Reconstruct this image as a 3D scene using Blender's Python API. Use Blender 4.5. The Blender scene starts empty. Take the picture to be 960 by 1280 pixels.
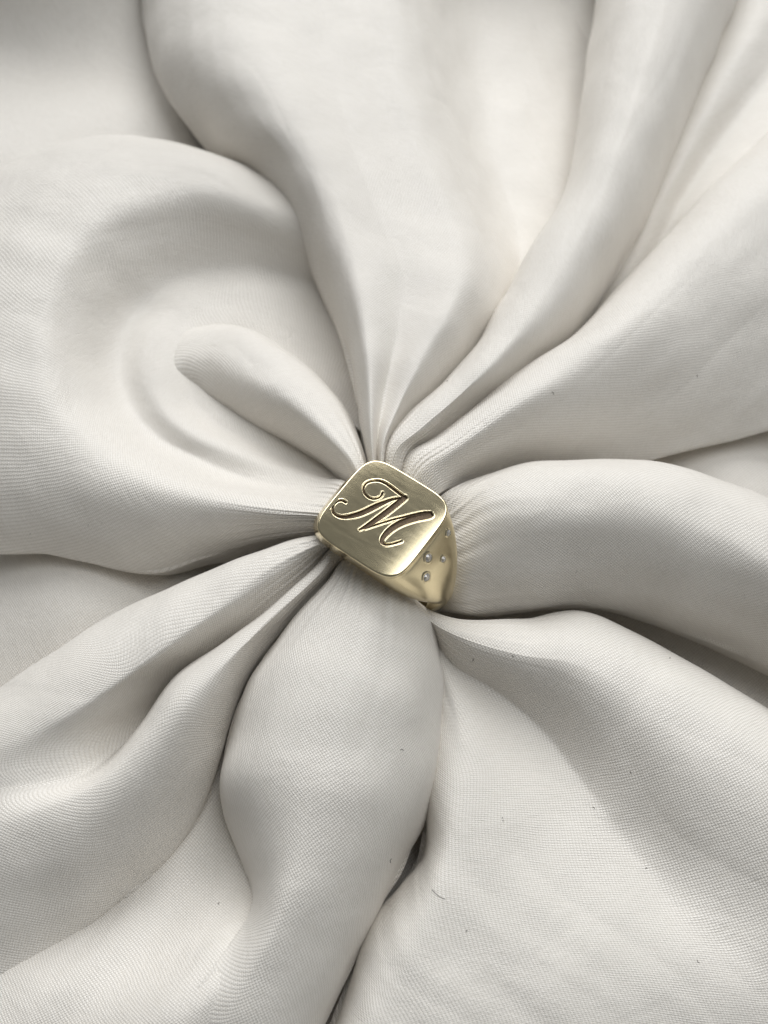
import bpy, bmesh, math, random
import numpy as np
from mathutils import Vector, Matrix

MM = 0.001                      # everything is laid out in millimetres, stored in metres
sc = bpy.context.scene
col = sc.collection
rng = np.random.default_rng(7)
random.seed(7)

# ------------------------------------------------------------------ camera
ZF = 25.0                       # height of the ring's face above the table
TILT = math.radians(25)         # camera leans 25 degrees off straight down
FW = Vector((0, math.sin(TILT), -math.cos(TILT)))
cd = bpy.data.cameras.new('camera')
cam = bpy.data.objects.new('camera', cd)
col.objects.link(cam)
cam.location = (Vector((.23, .65, ZF)) - 141.0*FW)*MM
cam.rotation_euler = (TILT, 0, 0)
cd.sensor_fit = 'VERTICAL'
cd.sensor_height = 36.0
cd.lens = 18/math.tan(math.radians(28))
cd.clip_start = 0.005
cd.clip_end = 10
cd.dof.use_dof = True
cd.dof.focus_distance = 0.143
cd.dof.aperture_fstop = 20
sc.camera = cam

# ------------------------------------------------------------------ light
w = bpy.data.worlds.new('World')
sc.world = w
w.use_nodes = True
bg = w.node_tree.nodes['Background']
bg.inputs['Color'].default_value = (0.93, 0.97, 1.0, 1)
bg.inputs['Strength'].default_value = 0.13

def lamp(name, loc, target, sx, sy, power, colr):
    l = bpy.data.lights.new(name, 'AREA')
    l.shape = 'RECTANGLE'; l.size = sx; l.size_y = sy
    l.energy = power; l.color = colr
    o = bpy.data.objects.new(name, l); col.objects.link(o)
    o.location = loc
    o.rotation_euler = (Vector(target)-Vector(loc)).to_track_quat('-Z', 'Y').to_euler()
    return o
lamp('window_light', (-0.14, 1.54, 1.09), (0, 0, 0.01), 1.96, 1.05, 36.5, (0.975, 0.985, 1.0))
lamp('ceiling_light', (0.40, 0.24, 1.05), (0.02, 0, 0.01), 0.80, 0.80, 6.6, (0.96, 0.98, 1.0))

sc.view_settings.view_transform = 'Standard'
sc.view_settings.look = 'None'
sc.view_settings.exposure = 0.0
sc.view_settings.gamma = 1.0
sc.render.engine = 'CYCLES'
sc.cycles.max_bounces = 12
sc.cycles.diffuse_bounces = 6
sc.cycles.glossy_bounces = 6

# ------------------------------------------------------------------ material helpers
def new_mat(name):
    m = bpy.data.materials.new(name); m.use_nodes = True
    nt = m.node_tree
    return m, nt, nt.nodes['Principled BSDF']
def node(nt, t, **kw):
    n = nt.nodes.new(t)
    for k, v in kw.items(): setattr(n, k, v)
    return n
def math_(nt, op, a, b=None, c=None, clamp=False):
    n = nt.nodes.new('ShaderNodeMath'); n.operation = op; n.use_clamp = clamp
    for i, x in enumerate((a, b, c)):
        if x is None: continue
        if isinstance(x, (int, float)): n.inputs[i].default_value = x
        else: nt.links.new(x, n.inputs[i])
    return n.outputs[0]

def silk_material():
    m, nt, b = new_mat('ivory_silk')
    L = nt.links.new
    uv = node(nt, 'ShaderNodeUVMap', uv_map='UVMap')
    # gentle wander of the threads
    nz = node(nt, 'ShaderNodeTexNoise'); nz.inputs['Scale'].default_value = 0.06; nz.inputs['Detail'].default_value = 2
    L(uv.outputs[0], nz.inputs['Vector'])
    off = node(nt, 'ShaderNodeVectorMath', operation='SCALE'); L(nz.outputs['Color'], off.inputs[0]); off.inputs['Scale'].default_value = 1.6
    add = node(nt, 'ShaderNodeVectorMath', operation='ADD'); L(uv.outputs[0], add.inputs[0]); L(off.outputs[0], add.inputs[1])
    sep = node(nt, 'ShaderNodeSeparateXYZ'); L(add.outputs[0], sep.inputs[0])
    u, v = sep.outputs[0], sep.outputs[1]
    su = math_(nt, 'SINE', math_(nt, 'MULTIPLY', u, math.pi/0.36))
    sv = math_(nt, 'SINE', math_(nt, 'MULTIPLY', v, math.pi/0.44))
    A = math_(nt, 'ABSOLUTE', su); B = math_(nt, 'ABSOLUTE', sv)
    # twill step: which thread lies on top
    st = math_(nt, 'MULTIPLY', su, sv)
    st = math_(nt, 'MULTIPLY_ADD', st, 1.2, 0.5, clamp=True)
    d1 = math_(nt, 'MULTIPLY', A, st)
    d2 = math_(nt, 'MULTIPLY', B, math_(nt, 'SUBTRACT', 1.0, st))
    h = math_(nt, 'ADD', d1, d2)
    # uneven yarn
    yn = node(nt, 'ShaderNodeTexNoise'); yn.inputs['Scale'].default_value = 1.6; yn.inputs['Detail'].default_value = 3
    ys = node(nt, 'ShaderNodeVectorMath', operation='MULTIPLY'); L(add.outputs[0], ys.inputs[0]); ys.inputs[1].default_value = (2.2, 0.35, 1)
    L(ys.outputs[0], yn.inputs['Vector'])
    h2 = math_(nt, 'MULTIPLY', h, math_(nt, 'MULTIPLY_ADD', yn.outputs['Fac'], 1.3, 0.35))
    bump = node(nt, 'ShaderNodeBump'); bump.inputs['Strength'].default_value = 0.9; bump.inputs['Distance'].default_value = 0.00008
    L(h2, bump.inputs['Height'])
    # soft creases in the silk itself
    g = node(nt, 'ShaderNodeTexCoord')
    cr = node(nt, 'ShaderNodeTexNoise'); cr.inputs['Scale'].default_value = 90; cr.inputs['Detail'].default_value = 3; cr.inputs['Distortion'].default_value = 0.6
    L(g.outputs['Object'], cr.inputs['Vector'])
    bump2 = node(nt, 'ShaderNodeBump'); bump2.inputs['Strength'].default_value = 0.35; bump2.inputs['Distance'].default_value = 0.0011
    L(cr.outputs['Fac'], bump2.inputs['Height']); L(bump.outputs[0], bump2.inputs['Normal'])
    L(bump2.outputs[0], b.inputs['Normal'])
    ramp = node(nt, 'ShaderNodeMix', data_type='RGBA')
    ramp.inputs[6].default_value = (0.54, 0.494, 0.42, 1); ramp.inputs[7].default_value = (0.82, 0.782, 0.722, 1)
    L(math_(nt, 'MULTIPLY_ADD', h2, 0.8, 0.25, clamp=True), ramp.inputs[0])
    L(ramp.outputs[2], b.inputs['Base Color'])
    b.inputs['Roughness'].default_value = 0.37
    b.inputs['Specular IOR Level'].default_value = 0.45
    b.inputs['Sheen Weight'].default_value = 0.12
    b.inputs['Sheen Roughness'].default_value = 0.4
    return m

def gold_material(name, rough, scale_dir):
    m, nt, b = new_mat(name)
    L = nt.links.new
    b.inputs['Base Color'].default_value = (0.86, 0.745, 0.49, 1)
    b.inputs['Metallic'].default_value = 1.0
    tc = node(nt, 'ShaderNodeTexCoord')
    mp = node(nt, 'ShaderNodeMapping'); mp.inputs['Scale'].default_value = scale_dir
    L(tc.outputs['Object'], mp.inputs['Vector'])
    n = node(nt, 'ShaderNodeTexNoise'); n.inputs['Scale'].default_value = 1.0; n.inputs['Detail'].default_value = 4
    L(mp.outputs[0], n.inputs['Vector'])
    r = node(nt, 'ShaderNodeMapRange'); r.inputs['To Min'].default_value = rough*0.75; r.inputs['To Max'].default_value = rough*1.4
    L(n.outputs['Fac'], r.inputs['Value']); L(r.outputs[0], b.inputs['Roughness'])
    bp = node(nt, 'ShaderNodeBump'); bp.inputs['Strength'].default_value = 0.05; bp.inputs['Distance'].default_value = 0.00002
    L(n.outputs['Fac'], bp.inputs['Height']); L(bp.outputs[0], b.inputs['Normal'])
    return m
GOLD_FACE = gold_material('polished_gold_face', 0.13, (300, 1500, 300))
GOLD = gold_material('polished_gold', 0.20, (900, 900, 500))
SILK = silk_material()

def engraving_material():
    m, nt, b = new_mat('oxidised_engraving')
    L = nt.links.new
    tc = node(nt, 'ShaderNodeTexCoord')
    v = node(nt, 'ShaderNodeTexVoronoi'); v.inputs['Scale'].default_value = 6500
    L(tc.outputs['Object'], v.inputs['Vector'])
    mx = node(nt, 'ShaderNodeMix', data_type='RGBA')
    mx.inputs[6].default_value = (0.03, 0.02, 0.012, 1); mx.inputs[7].default_value = (0.20, 0.14, 0.085, 1)
    L(v.outputs['Distance'], mx.inputs[0]); L(mx.outputs[2], b.inputs['Base Color'])
    b.inputs['Metallic'].default_value = 0.6; b.inputs['Roughness'].default_value = 0.55
    bp = node(nt, 'ShaderNodeBump'); bp.inputs['Strength'].default_value = 0.6; bp.inputs['Distance'].default_value = 0.00006
    L(v.outputs['Distance'], bp.inputs['Height']); L(bp.outputs[0], b.inputs['Normal'])
    return m
ENGRAVE = engraving_material()

def diamond_material():
    m, nt, b = new_mat('diamond')
    b.inputs['Base Color'].default_value = (0.9, 0.9, 0.9, 1)
    b.inputs['Roughness'].default_value = 0.0
    b.inputs['IOR'].default_value = 2.42
    b.inputs['Transmission Weight'].default_value = 0.7
    return m
DIAMOND = diamond_material()

def table_material():
    m, nt, b = new_mat('pale_table')
    n = node(nt, 'ShaderNodeTexNoise'); n.inputs['Scale'].default_value = 30
    mx = node(nt, 'ShaderNodeMix', data_type='RGBA')
    mx.inputs[6].default_value = (0.55, 0.52, 0.46, 1); mx.inputs[7].default_value = (0.62, 0.59, 0.53, 1)
    nt.links.new(n.outputs['Fac'], mx.inputs[0]); nt.links.new(mx.outputs[2], b.inputs['Base Color'])
    b.inputs['Roughness'].default_value = 0.5
    return m
TABLE = table_material()

def make(name, verts, faces, mat, parent=None, smooth=True, uv=None):
    """verts in mm"""
    me = bpy.data.meshes.new(name)
    V = np.asarray(verts, dtype=np.float64)*MM
    F = np.asarray(faces, dtype=np.int32) if not isinstance(faces, list) else faces
    if isinstance(F, list):
        me.from_pydata([tuple(v) for v in V], [], F)
    else:
        k = F.shape[1]
        me.vertices.add(len(V)); me.vertices.foreach_set('co', V.ravel().astype(np.float32))
        me.loops.add(F.size); me.loops.foreach_set('vertex_index', F.ravel())
        me.polygons.add(len(F))
        me.polygons.foreach_set('loop_start', np.arange(0, F.size, k, dtype=np.int32))
        me.update(calc_edges=True)
    if uv is not None:
        l = me.uv_layers.new(name='UVMap')
        idx = np.empty(len(me.loops), dtype=np.int32); me.loops.foreach_get('vertex_index', idx)
        l.data.foreach_set('uv', np.asarray(uv, dtype=np.float32)[idx].ravel())
    me.validate(); me.update()
    me.shade_smooth() if smooth else me.shade_flat()
    me.materials.append(mat)
    o = bpy.data.objects.new(name, me); col.objects.link(o)
    if parent: o.parent = parent
    return o

# ------------------------------------------------------------------ cloth
# Every fold is a run of ridge lines (R) and valley lines (V) in millimetres, drawn
# outwards from the ring. Between a ridge and a valley the cloth rolls over in a
# profile that goes from a soft S (0) to a quarter ellipse with a tucked crease (1).
FOLDS = {
 'lower_left': dict(ext=True, dip=3.0, nostart=False, lines=[
  ('V',1,1,[(-9.2,1.1,14.0),(-17.9,1.0,9.0),(-29.1,-2.6,6.0),(-38.8,-5.6,2.0),(-48.0,-10.4,0.0),(-56.1,-15.8,-1.0),(-63.0,-21.1,-1.0),(-73.1,-28.8,-1.0)]),
  ('R',0,0,[(-8.1,-1.5,18.5),(-15.5,-4.9,17.5),(-24.1,-11.0,16.8),(-31.4,-16.5,16.0),(-38.1,-21.8,15.0),(-45.4,-26.4,14.0),(-53.0,-29.9,12.5),(-65.8,-35.2,10.0)]),
  ('V',[0.4, 0.35, 0.3, 0.25, 0.25, 0.2, 0.1, 0],[0.7, 1, 1, 1, 1, 0.8, 0.3, 0],[(-7.5,-0.7,15.0),(-10.8,-4.3,14.0),(-16.9,-9.4,12.0),(-24.2,-14.2,7.0),(-32.4,-18.8,-0.5),(-37.5,-26.5,2.5),(-44.3,-34.5,9.5),(-57.2,-36.9,10.5)]),
  ('R',0,0,[(-6.8,-2.6,17.5),(-9.8,-6.4,17.3),(-15.4,-12.1,17.0),(-21.7,-18.5,17.0),(-27.7,-24.4,17.0),(-33.1,-30.6,15.5),(-41.7,-37.6,13.0),(-56.0,-42.5,11.0)]),
  ('V',[0.8, 0.8, 0.8, 0.7, 0.6, 0.55, 0.5, 0.4],[0.2, 0.2, 0.2, 0.2, 0.2, 0.2, 0.2, 0.2],[(-6.3,-3.1,15.0),(-9.1,-6.1,13.0),(-14.1,-11.0,11.0),(-21.4,-20.8,7.0),(-26.1,-35.6,2.0),(-31.0,-44.2,0.0),(-38.8,-51.8,0.0),(-48.0,-59.5,0.0)]),
 ]),
 'lower_floor': dict(ext=True, dip=3.0, nostart=True, lines=[
  ('R',0,0,[(-29.1,-10.0,-3.0),(-32.9,-23.5,-3.0),(-36.0,-37.3,-3.0),(-41.0,-45.6,-2.0),(-48.0,-53.5,-1.0),(-57.9,-59.8,1.0)]),
  ('V',0,0,[(-22.4,-11.7,-2.0),(-24.7,-25.2,-1.0),(-26.7,-36.4,-0.5),(-29.9,-46.3,0.0),(-34.6,-55.2,3.0),(-42.4,-63.3,5.5)]),
  ('R',0,0,[(-15.6,-14.5,-2.0),(-16.9,-27.8,-1.0),(-16.8,-40.1,0.0),(-16.4,-49.2,1.5),(-19.0,-58.8,11.0),(-27.1,-67.2,12.0)]),
  ('V',0,0,[(-10.5,-13.9,-4.0),(-10.7,-27.4,-3.0),(-10.8,-39.9,-1.0),(-11.0,-49.2,1.0),(-11.8,-58.8,7.0),(-16.6,-68.3,9.0)]),
 ]),
 'lower_petal': dict(ext=True, dip=3.0, nostart=False, lines=[
  ('V',0,[1, 1, 1, 1, 1, 0.85, 0.4, 0],[(-6.2,-3.4,15.0),(-8.7,-6.2,13.0),(-13.8,-11.5,11.0),(-21.2,-21.6,7.0),(-24.8,-34.9,1.0),(-21.8,-44.1,0.0),(-18.7,-52.5,6.0),(-24.9,-62.1,12.0)]),
  ('R',0,0,[(-2.7,-6.8,19.0),(-3.2,-12.6,20.5),(-4.3,-18.7,21.0),(-7.0,-26.8,21.0),(-9.3,-35.8,20.0),(-10.4,-44.3,18.0),(-12.9,-53.6,15.5),(-19.4,-64.9,12.5)]),
  ('V',[0.55, 0.7, 0.9, 1, 1, 1, 1, 1],1,[(7.5,-10.4,10.0),(9.0,-13.6,6.0),(9.7,-18.8,4.0),(9.5,-27.2,2.0),(7.7,-37.1,0.0),(3.6,-45.4,-2.0),(-1.5,-54.3,-1.0),(-8.2,-67.5,-1.0)]),
 ]),
 'lower_right': dict(ext=True, dip=3.0, nostart=False, lines=[
  ('V',0.8,[0.8, 0.8, 0.8, 0.9, 1, 1, 1, 0.9],[(4.7,-9.2,5.0),(6.7,-13.6,2.0),(6.8,-21.9,1.0),(6.4,-33.2,2.0),(6.0,-43.2,-3.0),(2.9,-48.0,-5.0),(-2.0,-54.1,-3.0),(-7.7,-68.1,-2.0)]),
  ('R',0,0,[(6.6,-11.5,5.0),(10.1,-20.1,6.5),(11.6,-27.2,8.0),(11.4,-35.5,8.8),(10.0,-43.4,9.2),(7.1,-51.6,9.2),(3.5,-59.3,8.7),(-1.4,-68.4,8.0)]),
  ('V',0.05,[0.4, 0.4, 0.4, 0.4, 0.3, 0.2, 0.1, 0],[(7.4,-11.4,5.5),(11.5,-17.1,5.5),(18.0,-21.0,4.5),(24.4,-26.6,4.0),(29.4,-33.9,4.5),(35.2,-43.0,5.5),(41.9,-51.7,6.5),(52.3,-62.7,7.0)]),
  ('R',0,0,[(8.2,-11.9,11.0),(14.2,-15.0,12.0),(21.3,-17.1,12.7),(29.1,-18.4,13.5),(37.2,-23.1,13.5),(45.2,-29.3,13.3),(54.7,-35.7,13.0),(67.5,-41.5,12.0)]),
  ('V',[0.8, 0.8, 0.8, 0.9, 1, 1, 1, 1],1,[(8.1,-9.0,8.0),(14.4,-10.3,8.0),(22.1,-9.7,7.0),(33.2,-8.0,5.0),(45.8,-13.7,1.0),(54.2,-18.1,-1.0),(62.8,-23.4,-2.0),(76.0,-31.3,-2.0)]),
 ]),
 'right_petal': dict(ext=True, dip=6, nostart=False, lines=[
  ('V',1,1,[(9.4,8.4,15.0),(15.9,13.2,10.0),(23.4,16.1,7.0),(31.1,17.2,6.0),(40.3,17.6,5.0),(50.1,16.6,4.0),(58.1,14.4,4.0),(66.8,10.9,3.0),(81.1,3.5,3.0)]),
  ('R',0,0,[(11.8,3.2,15.0),(16.0,5.0,18.5),(21.7,5.4,20.0),(28.3,5.4,20.5),(35.6,4.9,20.5),(44.1,3.0,20.0),(51.3,0.5,19.0),(58.9,-3.4,18.0),(72.6,-10.7,15.0)]),
  ('V',0.75,0.75,[(11.6,-8.3,5.0),(16.0,-8.8,4.5),(23.0,-8.0,4.0),(31.0,-6.9,3.0),(39.7,-7.6,2.0),(47.6,-9.9,1.0),(55.4,-12.6,0.0),(63.6,-16.5,-1.0),(77.1,-24.0,-1.0)]),
 ]),
 'upper_right': dict(ext=True, dip=3.0, nostart=False, lines=[
  ('V',0.75,0.6,[(8.9,8.2,15.5),(14.2,13.0,9.0),(22.3,16.4,5.0),(30.9,18.1,3.5),(40.4,19.5,2.0),(50.9,22.2,1.0),(60.9,25.1,0.0),(71.5,27.9,0.0),(88.5,32.6,0.0)]),
  ('R',0,0,[(6.0,10.6,18.5),(11.9,14.8,19.2),(20.8,21.8,19.7),(30.1,28.9,19.7),(39.1,36.2,19.2),(50.1,46.9,18.2),(61.1,58.4,17.2),(73.6,70.1,16.2),(95.3,85.4,13.0)]),
  ('V',[0.9, 0.9, 0.9, 0.9, 0.9, 0.9, 0.9, 0.9, 0.9],0.3,[(3.9,15.0,15.0),(8.9,19.7,13.0),(16.7,27.6,11.0),(25.0,35.4,8.5),(34.2,43.4,6.0),(44.4,56.6,3.0),(55.2,69.9,2.0),(66.9,84.5,1.0),(91.0,110.5,0.0)]),
 ]),
 'tube': dict(ext=True, dip=3.0, nostart=False, lines=[
  ('V',0.3,0.9,[(4.5,15.8,12.0),(9.7,20.2,10.0),(17.8,28.0,8.0),(26.1,35.8,6.0),(34.9,44.1,4.0),(44.2,59.4,3.0),(53.2,76.7,1.5),(68.0,110.5,0.0),(90.2,162.2,-1.0)]),
  ('R',0,0,[(1.7,13.7,18.5),(5.9,18.0,19.0),(12.4,24.1,19.4),(18.7,31.4,19.4),(25.4,41.2,19.0),(32.6,53.7,18.5),(40.2,69.6,17.8),(49.5,94.9,17.0),(64.4,139.2,15.0)]),
  ('V',0.85,0.3,[(0.6,16.5,15.0),(3.8,23.4,13.5),(10.2,31.3,11.5),(15.9,39.3,9.5),(21.2,50.0,7.5),(27.7,64.5,5.5),(36.6,82.1,4.0),(42.8,110.7,2.0),(52.5,160.7,0.0)]),
 ]),
 'upper_middle': dict(ext=True, dip=3.0, nostart=False, lines=[
  ('R',0,0,[(1.8,17.4,12.0),(5.7,23.5,10.0),(12.3,30.9,8.0),(18.5,38.9,6.0),(26.2,50.1,3.0),(35.9,67.5,1.0),(44.9,89.1,-2.0),(51.5,123.4,-7.0),(64.5,178.0,-12.0)]),
  ('V',[0.3, 0.3, 0.3, 0.3, 0.2, 0, 0, 0, 0],[0.8, 0.7, 0.65, 0.6, 0.5, 0.3, 0.12, 0, 0],[(0.8,16.7,15.0),(4.1,23.3,13.5),(10.5,31.3,11.0),(16.2,39.3,9.0),(22.3,49.5,8.0),(26.9,65.9,3.0),(25.2,90.0,1.0),(24.9,119.6,-1.5),(25.6,167.9,-5.0)]),
  ('R',0,0,[(-0.0,14.9,18.5),(2.7,22.7,19.0),(6.8,32.4,19.6),(10.5,40.1,19.6),(13.1,50.4,18.2),(10.9,65.9,15.0),(5.2,82.3,14.0),(1.5,102.8,13.0),(0.2,144.9,11.0)]),
  ('V',[0.2, 0.2, 0.2, 0.2, 0.2, 0.2, 0.2, 0.2, 0.2],[0.3, 0.3, 0.3, 0.3, 0.3, 0.3, 0.3, 0.3, 0.3],[(-0.9,16.3,16.5),(0.1,23.8,17.2),(1.6,32.3,17.4),(3.2,41.1,17.6),(3.9,50.5,17.6),(-0.5,63.9,16.8),(-5.1,80.5,15.8),(-8.6,100.7,14.8),(-12.2,143.5,12.0)]),
  ('R',0,0,[(-1.7,14.9,18.5),(-2.0,22.4,19.5),(-2.4,31.3,20.0),(-3.6,42.6,20.0),(-5.9,55.1,19.5),(-10.7,70.4,19.0),(-16.7,84.8,18.5),(-24.3,102.0,17.5),(-29.4,140.6,14.0)]),
  ('V',[0.9, 0.85, 0.8, 0.75, 0.7, 0.7, 0.75, 0.8, 0.8],1,[(-2.7,17.0,13.0),(-4.5,29.6,9.0),(-6.8,41.7,6.0),(-11.2,55.5,3.0),(-18.2,72.4,1.0),(-26.0,85.9,0.0),(-38.9,99.8,-1.0),(-51.6,122.2,-2.0),(-60.9,165.0,-3.0)]),
 ]),
 'floor_right': dict(ext=True, dip=3.0, nostart=True, lines=[
  ('V',0,0,[(25.0,43.7,-5.0),(33.7,56.9,-5.0),(42.3,72.9,-5.0),(51.0,92.4,-5.0),(63.0,121.1,-5.0),(81.6,167.9,-5.0)]),
  ('R',0,0,[(33.5,39.9,-2.0),(42.6,54.9,-1.0),(50.7,69.8,0.0),(59.5,86.8,2.0),(74.0,114.4,3.0),(95.8,153.6,3.0)]),
  ('V',0.1,0.3,[(35.8,39.4,-2.5),(45.2,53.7,-2.0),(54.2,69.0,-1.5),(64.5,88.1,-0.5),(79.6,110.5,0.0),(104.5,143.8,0.0)]),
  ('R',0,0,[(37.9,38.2,-2.0),(47.3,51.1,-1.0),(57.3,64.8,0.0),(68.9,81.3,1.0),(85.8,100.2,2.0),(109.0,125.5,2.0)]),
  ('V',0.2,0.2,[(43.1,38.3,-5.0),(55.1,49.2,-5.0),(66.5,62.8,-5.0),(80.2,77.1,-5.0),(98.7,94.7,-5.0),(121.6,118.6,-5.0)]),
 ]),
 'curl': dict(ext=False, dip=3.0, nostart=False, lines=[
  ('V',[0.9, 0.9, 0.9, 0.9, 0.9, 0.7, 0.4, 0.1],[0.9, 0.9, 0.9, 0.9, 0.9, 0.6, 0.3, 0],[(-2.9,16.1,13.0),(-6.1,27.2,9.0),(-10.9,35.0,7.0),(-18.5,42.6,6.0),(-26.2,47.9,5.2),(-33.0,49.1,4.6),(-39.3,46.6,4.0),(-43.1,40.4,4.0)]),
  ('R',0,0,[(-4.6,12.0,18.0),(-9.1,18.4,17.0),(-13.8,24.2,15.8),(-19.8,29.9,14.3),(-25.9,35.1,11.8),(-31.5,38.7,8.6),(-35.9,39.2,6.6),(-39.6,36.5,4.8)]),
  ('V',0.6,0.5,[(-6.6,13.1,12.0),(-10.9,18.3,9.0),(-16.4,22.8,6.5),(-22.3,26.2,5.5),(-27.1,29.4,5.0),(-30.7,32.1,5.0),(-33.6,34.8,4.5),(-36.5,35.7,3.5)]),
 ]),
 'bowl': dict(ext=False, dip=1.5, nostart=False, lines=[
  ('V',[0.6, 0.6, 0.6, 0.7, 0.7, 0.6, 0.4, 0.3, 0.3, 0.5, 0.8, 0.9],0.6,[(-9.3,1.5,15.0),(-19.1,3.2,8.5),(-29.3,1.6,5.0),(-40.3,-0.2,2.0),(-55.6,3.3,1.0),(-74.0,7.0,1.0),(-90.8,35.5,5.0),(-88.7,72.7,7.0),(-70.3,87.9,8.5),(-53.7,94.2,7.0),(-36.3,94.5,2.0),(-13.1,85.2,-2.0)]),
  ('R',0,0,[(-8.0,2.4,20.0),(-16.6,4.7,16.8),(-27.1,7.4,15.0),(-38.3,10.5,14.5),(-49.3,15.9,14.5),(-57.6,25.2,15.0),(-60.5,37.6,15.5),(-59.2,51.9,15.5),(-53.1,65.1,15.0),(-42.8,73.0,14.0),(-30.3,74.8,12.5),(-9.1,69.6,6.0)]),
  ('V',[0.3, 0.25, 0.2, 0.2, 0.3, 0.3, 0.2, 0.15, 0.15, 0.15, 0.2, 0.2],0,[(-6.8,7.7,17.0),(-13.4,11.5,11.0),(-22.4,14.4,8.2),(-31.2,18.6,7.6),(-39.3,23.5,7.2),(-45.4,31.2,6.5),(-48.0,41.2,5.5),(-46.1,51.7,4.5),(-39.0,59.6,3.5),(-30.2,63.1,2.5),(-21.0,63.6,1.5),(-4.5,57.7,-1.0)]),
  ('R',0,0,[(-6.1,9.0,16.0),(-10.9,13.1,10.5),(-18.0,16.1,8.4),(-24.9,18.8,8.6),(-31.5,21.8,8.8),(-36.9,26.3,8.6),(-40.2,32.7,8.0),(-40.4,40.5,6.5),(-37.2,47.7,5.0),(-30.9,53.4,3.5),(-21.3,56.4,2.0),(-2.9,50.2,-1.0)]),
  ('V',0.2,0.2,[(-5.1,12.9,10.0),(-9.0,15.7,8.0),(-15.2,19.6,6.0),(-21.4,22.7,5.5),(-27.2,25.6,5.5),(-31.3,29.3,5.5),(-33.9,33.5,5.5),(-33.2,38.6,5.0),(-28.6,43.1,4.0),(-22.2,46.4,3.0),(-14.0,45.3,2.0),(-1.3,38.7,0.0)]),
  ('R',0,0,[(-4.4,14.8,8.0),(-7.4,20.4,5.0),(-11.8,25.3,4.0),(-16.2,29.4,4.0),(-20.0,32.7,4.0),(-23.0,35.3,4.0),(-25.3,37.8,4.0),(-24.3,37.8,4.0),(-19.5,36.8,3.5),(-13.2,35.0,3.0),(-6.7,30.0,3.0),(0.2,21.8,3.0)]),
 ]),
}
LETTER = [
  [(-2.25,3.07,0.32),(-2.12,2.55,0.27),(-2.33,1.93,0.27),(-2.88,1.43,0.27),(-3.72,1.32,0.27),(-4.54,1.61,0.27),(-5.09,2.23,0.27),(-5.16,3.07,0.27),(-4.65,3.84,0.27),(-3.85,4.43,0.32),(-2.79,4.65,0.37),(-1.5,4.56,0.42),(-0.19,4.43,0.42),(1.01,4.35,0.39)],
  [(-5.75,-1.3,0.29),(-6.4,-1.33,0.27),(-6.91,-1.87,0.27),(-6.96,-2.78,0.27),(-6.42,-3.56,0.27),(-5.56,-3.77,0.34),(-4.6,-3.43,0.54),(-3.63,-2.5,0.73),(-2.73,-1.25,0.83),(-1.99,0.22,0.83),(-1.25,1.7,0.68),(-0.41,3.05,0.44),(0.55,4.02,0.29),(1.09,4.41,0.29)],
  [(0.89,4.27,0.83),(0.8,3.8,0.88),(0.45,2.27,0.9),(-0.01,0.4,0.88),(-0.52,-1.37,0.78),(-0.97,-2.61,0.54),(-1.45,-3.71,0.27)],
  [(-0.91,-3.09,0.29),(-0.25,-2.15,0.27),(0.63,-0.89,0.27),(1.54,0.33,0.27),(2.66,1.7,0.29),(3.64,2.85,0.34),(4.67,3.93,0.39),(5.42,4.54,0.34)],
  [(5.64,4.11,0.83),(5.28,3.68,0.93),(4.51,2.88,0.98),(3.71,1.91,1.03),(2.99,0.82,1.03),(2.46,-0.32,0.98),(2.16,-1.55,0.88),(2.11,-2.79,0.68),(2.41,-3.42,0.49),(3.04,-3.47,0.32),(3.64,-2.98,0.27),(4.14,-2.36,0.27),(4.58,-1.74,0.27)],
]
STONES = [
  (-2.40,-0.004,0.86),
  (-4.41,-0.109,0.82),
  (-4.92,0.019,0.62),
  (-2.70,0.259,0.62),
]
HAIRS = [([(52.73, -7.21), (53.84, -7.99), (54.71, -8.64), (55.71, -8.51), (55.35, -7.73)], 'short curled dark hair on the broad fold right of the ring'),
  ([(-53.87, 30.36), (-53.37, 28.76), (-53.56, 27.18), (-52.62, 25.29), (-51.56, 23.42)], 'thin dark hair on the rim of the hollow fold left of the ring'),
  ([(6.92, -49.92), (7.79, -50.75), (8.67, -51.17)], 'faint short hair on the flat fold below the gap')]
SPECKS = [(36.36, -34.0), (17.44, -40.49), (11.71, -55.11), (43.95, -16.88), (30.19, -3.8), (17.22, -40.26), (2.97, -32.03), (13.83, -17.2), (1.3, -45.74), (-23.51, -51.32), (31.27, 2.98), (19.53, -17.25), (46.49, 2.98), (27.87, 24.71), (54.65, 33.09), (10.81, 28.72), (-45.57, 5.78), (-59.04, 5.67), (-48.12, 5.78), (31.42, -38.54), (38.11, -46.84), (43.06, -58.81)]

def catmull(P, n):
    """P (k, d) -> (n, d) through the points"""
    P = np.asarray(P, float)
    Q = np.vstack([2*P[0]-P[1], P, 2*P[-1]-P[-2]])
    t = np.linspace(0, len(P)-1, n); i = np.minimum(t.astype(int), len(P)-2); f = (t-i)[:, None]
    p0, p1, p2, p3 = Q[i], Q[i+1], Q[i+2], Q[i+3]
    return 0.5*((2*p1)+(-p0+p2)*f+(2*p0-5*p1+4*p2-p3)*f**2+(-p0+3*p1-3*p2+p3)*f**3)

def waves(P, n, lo, hi, seed):
    """smooth random field made of sine waves, wavelengths lo..hi mm"""
    r = np.random.default_rng(seed); out = np.zeros(len(P))
    for _ in range(n):
        k = r.normal(size=3); k /= np.linalg.norm(k)
        lam = lo*(hi/lo)**r.random()
        out += np.sin(P@k*2*math.pi/lam + r.random()*6.28)*lam/hi
    return out/math.sqrt(n)

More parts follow.
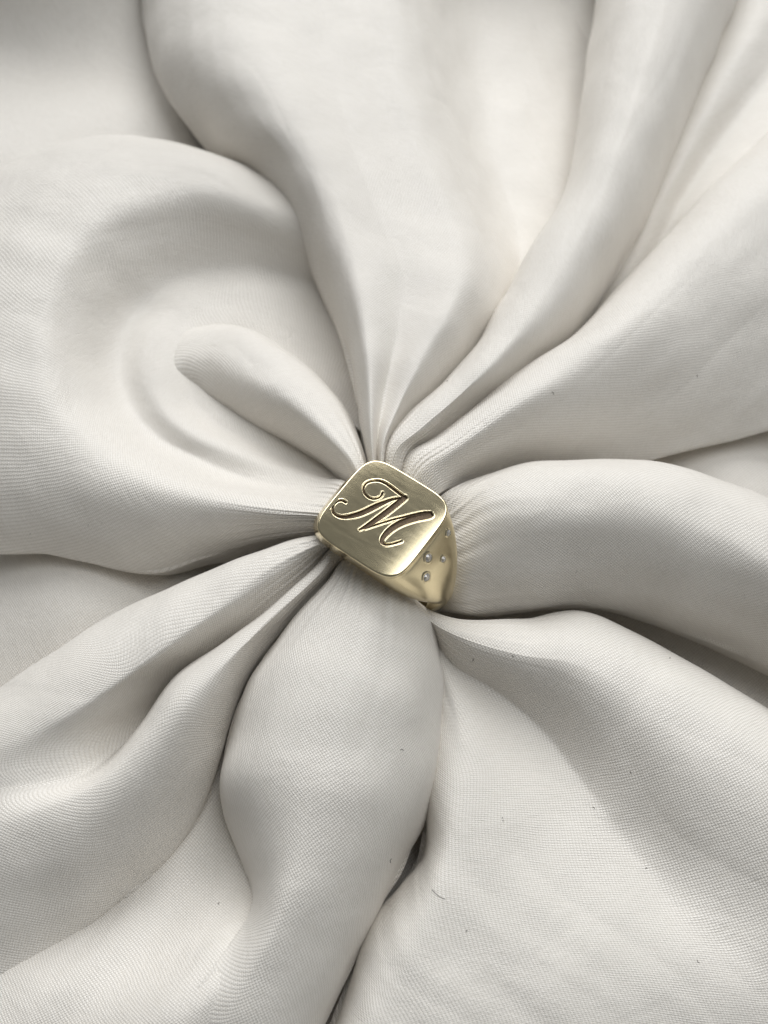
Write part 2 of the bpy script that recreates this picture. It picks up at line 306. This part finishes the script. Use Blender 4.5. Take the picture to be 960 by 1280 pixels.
CV, CF, CU = [], [], []
nbase = 0
def add_grid(P, UV):
    global nbase
    a, b_ = P.shape[:2]
    idx = np.arange(a*b_).reshape(a, b_)+nbase
    CF.append(np.stack([idx[:-1, :-1], idx[1:, :-1], idx[1:, 1:], idx[:-1, 1:]], -1).reshape(-1, 4))
    CV.append(P.reshape(-1, 3)); CU.append(UV.reshape(-1, 2)); nbase += a*b_

STEP = 0.42
def build_fold(key, spec, seed):
    lines = spec['lines']
    k = len(lines[0][3])
    def full(q): return list(q) if isinstance(q, (list, tuple)) else [q]*k
    curves, ql, qr = [], [], []
    for t, a, b_, nodes in lines:
        nd = [tuple(x) for x in nodes]; A, B_ = full(a), full(b_)
        p = np.array(nd[0])
        if not spec['nostart']:  # begin inside the ring's bore
            nd = [tuple(p*np.array([.5, .5, 1])-np.array([0, 0, spec.get('dip', 3.0)]))]+nd
            A, B_ = [A[0]]+A, [B_[0]]+B_
        if spec['ext']:          # run on past the frame and come down to the table
            p, q = np.array(nd[-1]), np.array(nd[-2])
            d = (p-q); d[2] = 0; d /= np.linalg.norm(d)
            nd += [tuple(p+d*16+np.array([0, 0, -p[2]*0.45])), tuple(p+d*34+np.array([0, 0, -p[2]*0.9]))]
            A += [A[-1]]*2; B_ += [B_[-1]]*2
        curves.append(nd); ql.append(A); qr.append(B_)
    ln = max(np.linalg.norm(np.diff(np.array(c), axis=0), axis=1).sum() for c in curves)
    n = int(ln/STEP)
    C = [catmull(c, n) for c in curves]
    QL = [np.clip(catmull(np.array(q)[:, None], n), 0, 1) for q in ql]
    QR = [np.clip(catmull(np.array(q)[:, None], n), 0, 1) for q in qr]
    cols = []
    for j in range(len(C)-1):
        R_first = lines[j][0] == 'R'
        wd = np.linalg.norm(C[j+1]-C[j], axis=1).max()
        m = int(np.clip(wd/STEP, 8, 90))
        tt = np.linspace(0, 1, m+1)
        if j < len(C)-2: tt = tt[:-1]
        for t in tt:
            if R_first: R, V, q, s = C[j], C[j+1], QL[j+1], t
            else:       R, V, q, s = C[j+1], C[j], QR[j], 1-t
            x = (1-q)*s + q*math.sin(s*math.pi/2)
            z = (1-q)*0.5*(1+math.cos(math.pi*s)) + q*math.cos(s*math.pi/2)
            P = R+(V-R)*x
            P[:, 2] = V[:, 2]+(R[:, 2]-V[:, 2])*z[:, 0]
            cols.append(P)
    # outer valleys roll on under the fold
    def tuck(Vl, Rl):
        d = Rl-Vl; d[:, 2] = 0
        return [Vl+d*0.30*math.sin(a)+np.array([0, 0, -1.0])*7*a for a in (0.15, 0.3, 0.45, 0.6, 0.75, 0.9)]
    if lines[0][0] == 'V': cols = tuck(C[0], C[1])[::-1]+cols
    if lines[-1][0] == 'V': cols = cols+tuck(C[-1], C[-2])
    P = np.stack(cols, 1)                        # (n along, m across, 3)
    # cloth has stiffness: relax the sheet so that no crest is knife sharp
    for it in range(16):
        P[:, 1:-1] = 0.25*P[:, :-2]+0.5*P[:, 1:-1]+0.25*P[:, 2:]
        if it < 8: P[1:-1] = 0.25*P[:-2]+0.5*P[1:-1]+0.25*P[2:]
    # arc-length thread coordinates
    da = np.linalg.norm(np.diff(P, axis=0), axis=2); U = np.vstack([np.zeros((1, P.shape[1])), np.cumsum(da, 0)])
    dc = np.linalg.norm(np.diff(P, axis=1), axis=2); V = np.hstack([np.zeros((P.shape[0], 1)), np.cumsum(dc, 1)])
    mid = P.shape[1]//2
    V = V-V[:, mid:mid+1]
    U = 0.5*U+0.5*U.mean(1, keepdims=True)
    wa = math.radians(28+seed*17 % 34)          # the cloth lies on the bias
    UV = np.stack([U*math.cos(wa)-V*math.sin(wa)+seed*13.7, U*math.sin(wa)+V*math.cos(wa)+seed*5.1], -1)
    # slack in the silk: long soft wrinkles and small dents
    flat = P.reshape(-1, 3)
    nrm = np.cross(np.gradient(P, axis=0), np.gradient(P, axis=1)); nrm /= (np.linalg.norm(nrm, axis=2, keepdims=True)+1e-9)
    nrm *= np.sign(nrm[..., 2:3]+1e-9)
    wv = waves(flat, 10, 7, 24, seed).reshape(P.shape[:2])*0.32
    arc = np.stack([V.ravel()*1.0, U.ravel()*0.22, np.zeros(V.size)], 1)
    wr = waves(arc, 8, 4.0, 12, seed+50).reshape(P.shape[:2])*0.09
    fade = np.clip(U/14, 0, 1)
    # sharp little creases, and tight pleats where the ring squeezes the cloth
    cz = waves(arc*np.array([1, 2.2, 1]), 5, 14, 34, seed+90).reshape(P.shape[:2])
    crease = -0.06*np.clip(1-np.abs(cz)*2.2, 0, 1)**3
    par = np.concatenate([np.full(1, 0.0), np.cumsum(dc.max(0))])[None]
    ple = (np.sin(par*1.3+seed)+0.7*np.sin(par*2.3+2*seed))*0.15*np.exp(-np.abs(U-6)/8.0)*np.clip(0.5+cz, 0, 1)
    P = P+nrm*((wv+wr+crease)*fade+(0 if spec['nostart'] else ple))[..., None]
    add_grid(P, UV)

for si, (key, spec) in enumerate(FOLDS.items()):
    build_fold(key, spec, si+1)

# the slack cloth lying under and around the gathered folds
gx = np.linspace(-260, 260, 330)
X, Y = np.meshgrid(gx, gx+20, indexing='ij')
flat = np.stack([X.ravel(), Y.ravel(), np.zeros(X.size)], 1)
rr = np.hypot(X, Y)
Z = -9+waves(flat, 14, 26, 70, 3).reshape(X.shape)*np.clip((rr-60)/60, 0.25, 1)*2.4
for hx, hy, hz, hr in ((-51, -4, 9.0, 13), (-90, 100, 3.0, 20), (63, 20, 7.0, 12), (-8, 30, 11.5, 8)):
    Z += hz*np.exp(-((X-hx)**2+(Y-hy)**2)/(2*hr*hr))
Z += 38*np.exp(-((Y-188-0.10*X+6*np.sin(X*0.05))/19)**2)*np.exp(-(X/150)**4)   # unseen ridge of cloth, added beyond the frame to shade the far folds
Z = np.maximum(Z, -12.4+0.15*np.sin(X*0.3))
add_grid(np.stack([X, Y, Z], -1), np.stack([X*0.8+Y*0.6, -X*0.6+Y*0.8], -1))

cloth = make('silk_cloth', np.vstack(CV), np.vstack(CF), SILK, uv=np.vstack(CU))
cloth['label'] = 'ivory white woven silk cloth gathered into radiating folds through the gold ring'
cloth['category'] = 'cloth'

# table under the cloth
tv = [(-300, -280, -33), (300, -280, -33), (300, 320, -33), (-300, 320, -33), (-300, -280, -13), (300, -280, -13), (300, 320, -13), (-300, 320, -13)]
tf = [[0, 3, 2, 1], [4, 5, 6, 7], [0, 1, 5, 4], [1, 2, 6, 5], [2, 3, 7, 6], [3, 0, 4, 7]]
tb = make('table_top', tv, tf, TABLE, smooth=False)
tb['kind'] = 'structure'

# ------------------------------------------------------------------ ring
#<BODY>
FACE_A, FACE_N = 7.85, 5.0       # half side and squareness of the cushion face
ZC, R_OUT, R_IN = -14.0, 12.2, 9.9
def body_ab(z):
    u = np.clip((-1.0-z)/(-1.0-ZC), 0, 1)
    lo = np.sqrt(np.clip(R_OUT**2-np.minimum(z-ZC, 0)**2, 1e-4, None))
    a = np.where(z >= ZC, 7.78+(R_OUT-7.78)*np.sin(u*math.pi/2)**0.9, lo)
    b = 7.78-4.28*(u**1.7)
    n = FACE_N-1.9*u
    return a, b, n
def body_xy(z, th):
    a, b, n = body_ab(z)
    c, s = np.cos(th), np.sin(th)
    return a*np.sign(c)*np.abs(c)**(2/n), b*np.sign(s)*np.abs(s)**(2/n)
#</BODY>
ring = bpy.data.objects.new('signet_ring', None); col.objects.link(ring)
ring.empty_display_size = 0.005
ring.location = (0, 0, ZF*MM); ring.rotation_euler = (0, math.radians(-3), math.radians(-36))
ring['label'] = 'pale gold signet ring with engraved script letter M and diamonds on its shoulder'
ring['category'] = 'ring'

# solid body between the face plate and the foot of the shank, then bored for the finger
zs = np.concatenate([np.linspace(-0.9, ZC, 60), ZC-R_OUT*np.sin(np.linspace(0.03, math.pi/2-0.02, 40))])
th = np.linspace(0, 2*math.pi, 161)[:-1]
rows = []
for z in zs:
    x, y = body_xy(np.full_like(th, z), th); rows.append(np.stack([x, y, np.full_like(th, z)], 1))
BV = np.vstack(rows); nt_ = len(th); nr = len(zs)
faces = []
for i in range(nr-1):
    for j in range(nt_):
        k = (j+1) % nt_
        faces.append([i*nt_+j, (i+1)*nt_+j, (i+1)*nt_+k, i*nt_+k])
faces.append(list(range(nt_))); faces.append([(nr-1)*nt_+j for j in range(nt_)][::-1])
body = make('shank', BV, faces, GOLD, ring)
cy = []; cfc = []; NC = 160
for s in (-12, 12):
    for j in range(NC):
        a = 2*math.pi*j/NC; cy.append((R_IN*math.cos(a), s, ZC+R_IN*math.sin(a)))
for j in range(NC):
    k = (j+1) % NC; cfc.append([j, k, NC+k, NC+j])
cfc.append(list(range(NC))[::-1]); cfc.append(list(range(NC, 2*NC)))
bore = make('bore', cy, cfc, GOLD, ring)
for o in (body, bore):
    bm = bmesh.new(); bm.from_mesh(o.data); bmesh.ops.recalc_face_normals(bm, faces=bm.faces); bm.to_mesh(o.data); bm.free()
md = body.modifiers.new('bore', 'BOOLEAN'); md.operation = 'DIFFERENCE'; md.object = bore; md.solver = 'EXACT'
bpy.context.view_layer.update()
dg = bpy.context.evaluated_depsgraph_get()
me2 = bpy.data.meshes.new_from_object(body.evaluated_get(dg))
body.modifiers.clear(); old = body.data; body.data = me2; bpy.data.meshes.remove(old)
bd = bore.data; bpy.data.objects.remove(bore); bpy.data.meshes.remove(bd)
me2.shade_smooth(); me2.set_sharp_from_angle(angle=math.radians(35))
me2.name = 'shank'

# face plate: fine polar sheet, rolled edge, letter cut in as real depth
strokes = []
for s in LETTER:
    strokes.append(catmull(np.array(s), len(s)*7))
def letter_sd(P):
    d = np.full(len(P), 9.0)
    for S in strokes:
        for a, b_ in zip(S[:-1], S[1:]):
            e = b_[:2]-a[:2]; q = P-a[:2]
            t = np.clip((q@e)/(e@e+1e-9), 0, 1)
            dist = np.hypot(q[:, 0]-t*e[0], q[:, 1]-t*e[1])-0.5*(a[2]+(b_[2]-a[2])*t)
            np.minimum(d, dist, out=d)
    return d
NA, NR = 900, 250
ang = np.linspace(0, 2*math.pi, NA+1)[:-1]
cx = FACE_A*np.sign(np.cos(ang))*np.abs(np.cos(ang))**(2/FACE_N); cyy = FACE_A*np.sign(np.sin(ang))*np.abs(np.sin(ang))**(2/FACE_N)
# even spacing along the outline
loop = np.stack([np.append(cx, cx[0]), np.append(cyy, cyy[0])], 1)
acc = np.append(0, np.cumsum(np.linalg.norm(np.diff(loop, axis=0), axis=1)))
tgt = np.linspace(0, acc[-1], NA+1)[:-1]
out = np.stack([np.interp(tgt, acc, loop[:, 0]), np.interp(tgt, acc, loop[:, 1])], 1)
us = np.concatenate([np.linspace(0.004, 0.9, NR), np.linspace(0.9, 1.0, 26)[1:]])
XY = us[:, None, None]*out[None]
rim = np.linalg.norm(out, axis=1)[None]
edge = (1-us)[:, None]*FACE_A*np.ones_like(rim)
zt = -0.12*np.clip(1-edge/4.5, 0, 1)**2
rb = 0.28
zt = zt-np.where(edge < rb, rb-np.sqrt(np.clip(rb**2-(rb-edge)**2, 0, None)), 0)
flatXY = XY.reshape(-1, 2)
sd = np.full(len(flatXY), 9.0)
sel = (np.abs(flatXY[:, 0]) < 7) & (np.abs(flatXY[:, 1]) < 6)
sd[sel] = letter_sd(flatXY[sel])
sd = sd.reshape(zt.shape)
tcut = np.clip((0.05-sd)/0.12, 0, 1); cut = tcut*tcut*(3-2*tcut)
DEPTH = 0.36
lip = 0.010*np.exp(-((sd-0.16)/0.08)**2)
zt = zt-DEPTH*cut+lip
PV = np.concatenate([np.dstack([XY, zt]).reshape(-1, 3)])
rows_n = len(us)
# wall under the rolled edge
wall = []
for zz, sc_ in ((-0.75, 1.0), (-1.0, 0.992), (-1.12, 0.975), (-1.14, 0.90)):
    wall.append(np.column_stack([out*sc_, np.full(NA, zz)]))
PV = np.vstack([PV]+wall)
rows_t = rows_n+len(wall)
I = np.arange(rows_t*NA).reshape(rows_t, NA); J = np.roll(I, -1, axis=1)
PF = np.stack([I[:-1], I[1:], J[1:], J[:-1]], -1)
cutf = np.zeros((rows_t-1, NA), bool)
cutf[:rows_n-1] = (cut[:-1]+cut[1:])/2 > 0.3
plateF = PF[~cutf]; letF = PF[cutf]
plate = make('face_plate', PV, plateF, GOLD_FACE, ring)
used = np.unique(letF); remap = np.full(len(PV), -1); remap[used] = np.arange(len(used))
letter = make('engraved_letter', PV[used], remap[letF], ENGRAVE, plate)
letter['label'] = 'script letter M cut into the face, darkened inside'

# diamonds, flush set in bright-cut collars on the shoulder
def gem_mesh(r):
    bm = bmesh.new(); n = 8
    def ringv(rad, z, off): return [bm.verts.new((rad*math.cos(2*math.pi*(i+off)/n), rad*math.sin(2*math.pi*(i+off)/n), z)) for i in range(n)]
    g0, g1, tbv = ringv(r, -0.06*r, 0), ringv(r*0.99, 0.02*r, .5), ringv(0.5*r, 0.46*r, 0)
    cu = bm.verts.new((0, 0, -0.75*r))
    bm.faces.new(tbv)
    for i in range(n):
        k = (i+1) % n
        bm.faces.new((g1[i], tbv[k], tbv[i])); bm.faces.new((g1[i], g1[k], tbv[k]))
        bm.faces.new((g0[i], g0[k], g1[i])); bm.faces.new((g0[k], g1[k], g1[i]))
        bm.faces.new((cu, g0[k], g0[i]))
    bmesh.ops.recalc_face_normals(bm, faces=bm.faces)
    return bm
for (z, t, r) in STONES:
    e = 0.02
    def S(z_, t_):
        x, y = body_xy(np.array(z_), np.array(t_)); return Vector((float(x), float(y), z_))
    P = S(z, t); du = S(z-e, t)-S(z+e, t); dv = S(z, t+e)-S(z, t-e)
    nrm = dv.cross(du).normalized()
    if nrm.x < 0: nrm = -nrm
    ax = du.normalized(); ay = nrm.cross(ax)
    M = Matrix((ax, ay, nrm)).transposed().to_4x4()
    M.translation = P
    bm = gem_mesh(r*0.78); me = bpy.data.meshes.new('diamond')
    bmesh.ops.transform(bm, matrix=Matrix.Scale(MM, 4) @ M @ Matrix.Translation((0, 0, 0.10)), verts=bm.verts)
    bm.to_mesh(me); bm.free(); me.materials.append(DIAMOND); me.shade_flat()
    g = bpy.data.objects.new('diamond', me); col.objects.link(g); g.parent = ring
    # collar: low ring, pointed a little along the shoulder where the graver ran out
    prof = [(0.70, 0.02), (0.74, 0.10), (0.86, 0.15), (1.0, 0.13), (1.10, 0.06), (1.2, -0.06)]
    N = 40; vs = []; fs = []
    for pr_, pz in prof:
        for i in range(N):
            a = 2*math.pi*i/N
            st = 1+0.22*max(0, pr_-0.74)/0.4*abs(math.cos(a))**3
            vs.append(M @ Vector((pr_*r*math.cos(a)*st, pr_*r*math.sin(a), pz*0.75)))
    for a_ in range(len(prof)-1):
        for i in range(N):
            k = (i+1) % N; fs.append([a_*N+i, (a_+1)*N+i, (a_+1)*N+k, a_*N+k])
    make('setting', vs, fs, GOLD, g)

# ------------------------------------------------------------------ stray fibres caught on the silk
def fibre_material():
    m, nt, b = new_mat('dark_fibre')
    n = node(nt, 'ShaderNodeTexNoise'); n.inputs['Scale'].default_value = 4000
    mx = node(nt, 'ShaderNodeMix', data_type='RGBA')
    mx.inputs[6].default_value = (0.05, 0.04, 0.035, 1); mx.inputs[7].default_value = (0.16, 0.13, 0.11, 1)
    nt.links.new(n.outputs['Fac'], mx.inputs[0]); nt.links.new(mx.outputs[2], b.inputs['Base Color'])
    b.inputs['Roughness'].default_value = 0.6
    return m
FIBRE = fibre_material()
bpy.context.view_layer.update()
def on_cloth(x, y):
    ok, p, n, _ = cloth.ray_cast(Vector((x, y, 60))*MM, Vector((0, 0, -1)))
    return (p/MM+n*0.03) if ok else Vector((x, y, 0))
def fibre_geo(path, r):
    """thin tube over plan points, laid on the cloth"""
    c = [on_cloth(x, y) for x, y in catmull(np.array(path), len(path)*5)]
    vs, fs = [], []
    for i, p in enumerate(c):
        t = (c[min(i+1, len(c)-1)]-c[max(i-1, 0)]).normalized()
        a = t.cross(Vector((0, 0, 1))).normalized(); b_ = a.cross(t)
        for k in range(5):
            an = 2*math.pi*k/5
            vs.append(p+(a*math.cos(an)+b_*math.sin(an))*r)
    for i in range(len(c)-1):
        for k in range(5):
            j = (k+1) % 5; fs.append([i*5+k, i*5+j, (i+1)*5+j, (i+1)*5+k])
    return vs, fs
for path, lab in HAIRS:
    vs, fs = fibre_geo(path, 0.035)
    h = make('stray_hair', vs, fs, FIBRE)
    h['label'] = lab; h['category'] = 'hair'
LV, LF = [], []
for x, y in SPECKS:
    a = random.random()*6.28; l = 0.10+0.22*random.random()
    vs, fs = fibre_geo([(x, y), (x+l*math.cos(a), y+l*math.sin(a)), (x+1.7*l*math.cos(a+.5), y+1.7*l*math.sin(a+.5))], 0.045)
    o = len(LV); LV += vs; LF += [[i+o for i in f] for f in fs]
lint = make('lint', LV, LF, FIBRE)
lint['label'] = 'tiny dark specks of lint scattered over the silk'
lint['category'] = 'lint'; lint['kind'] = 'stuff'
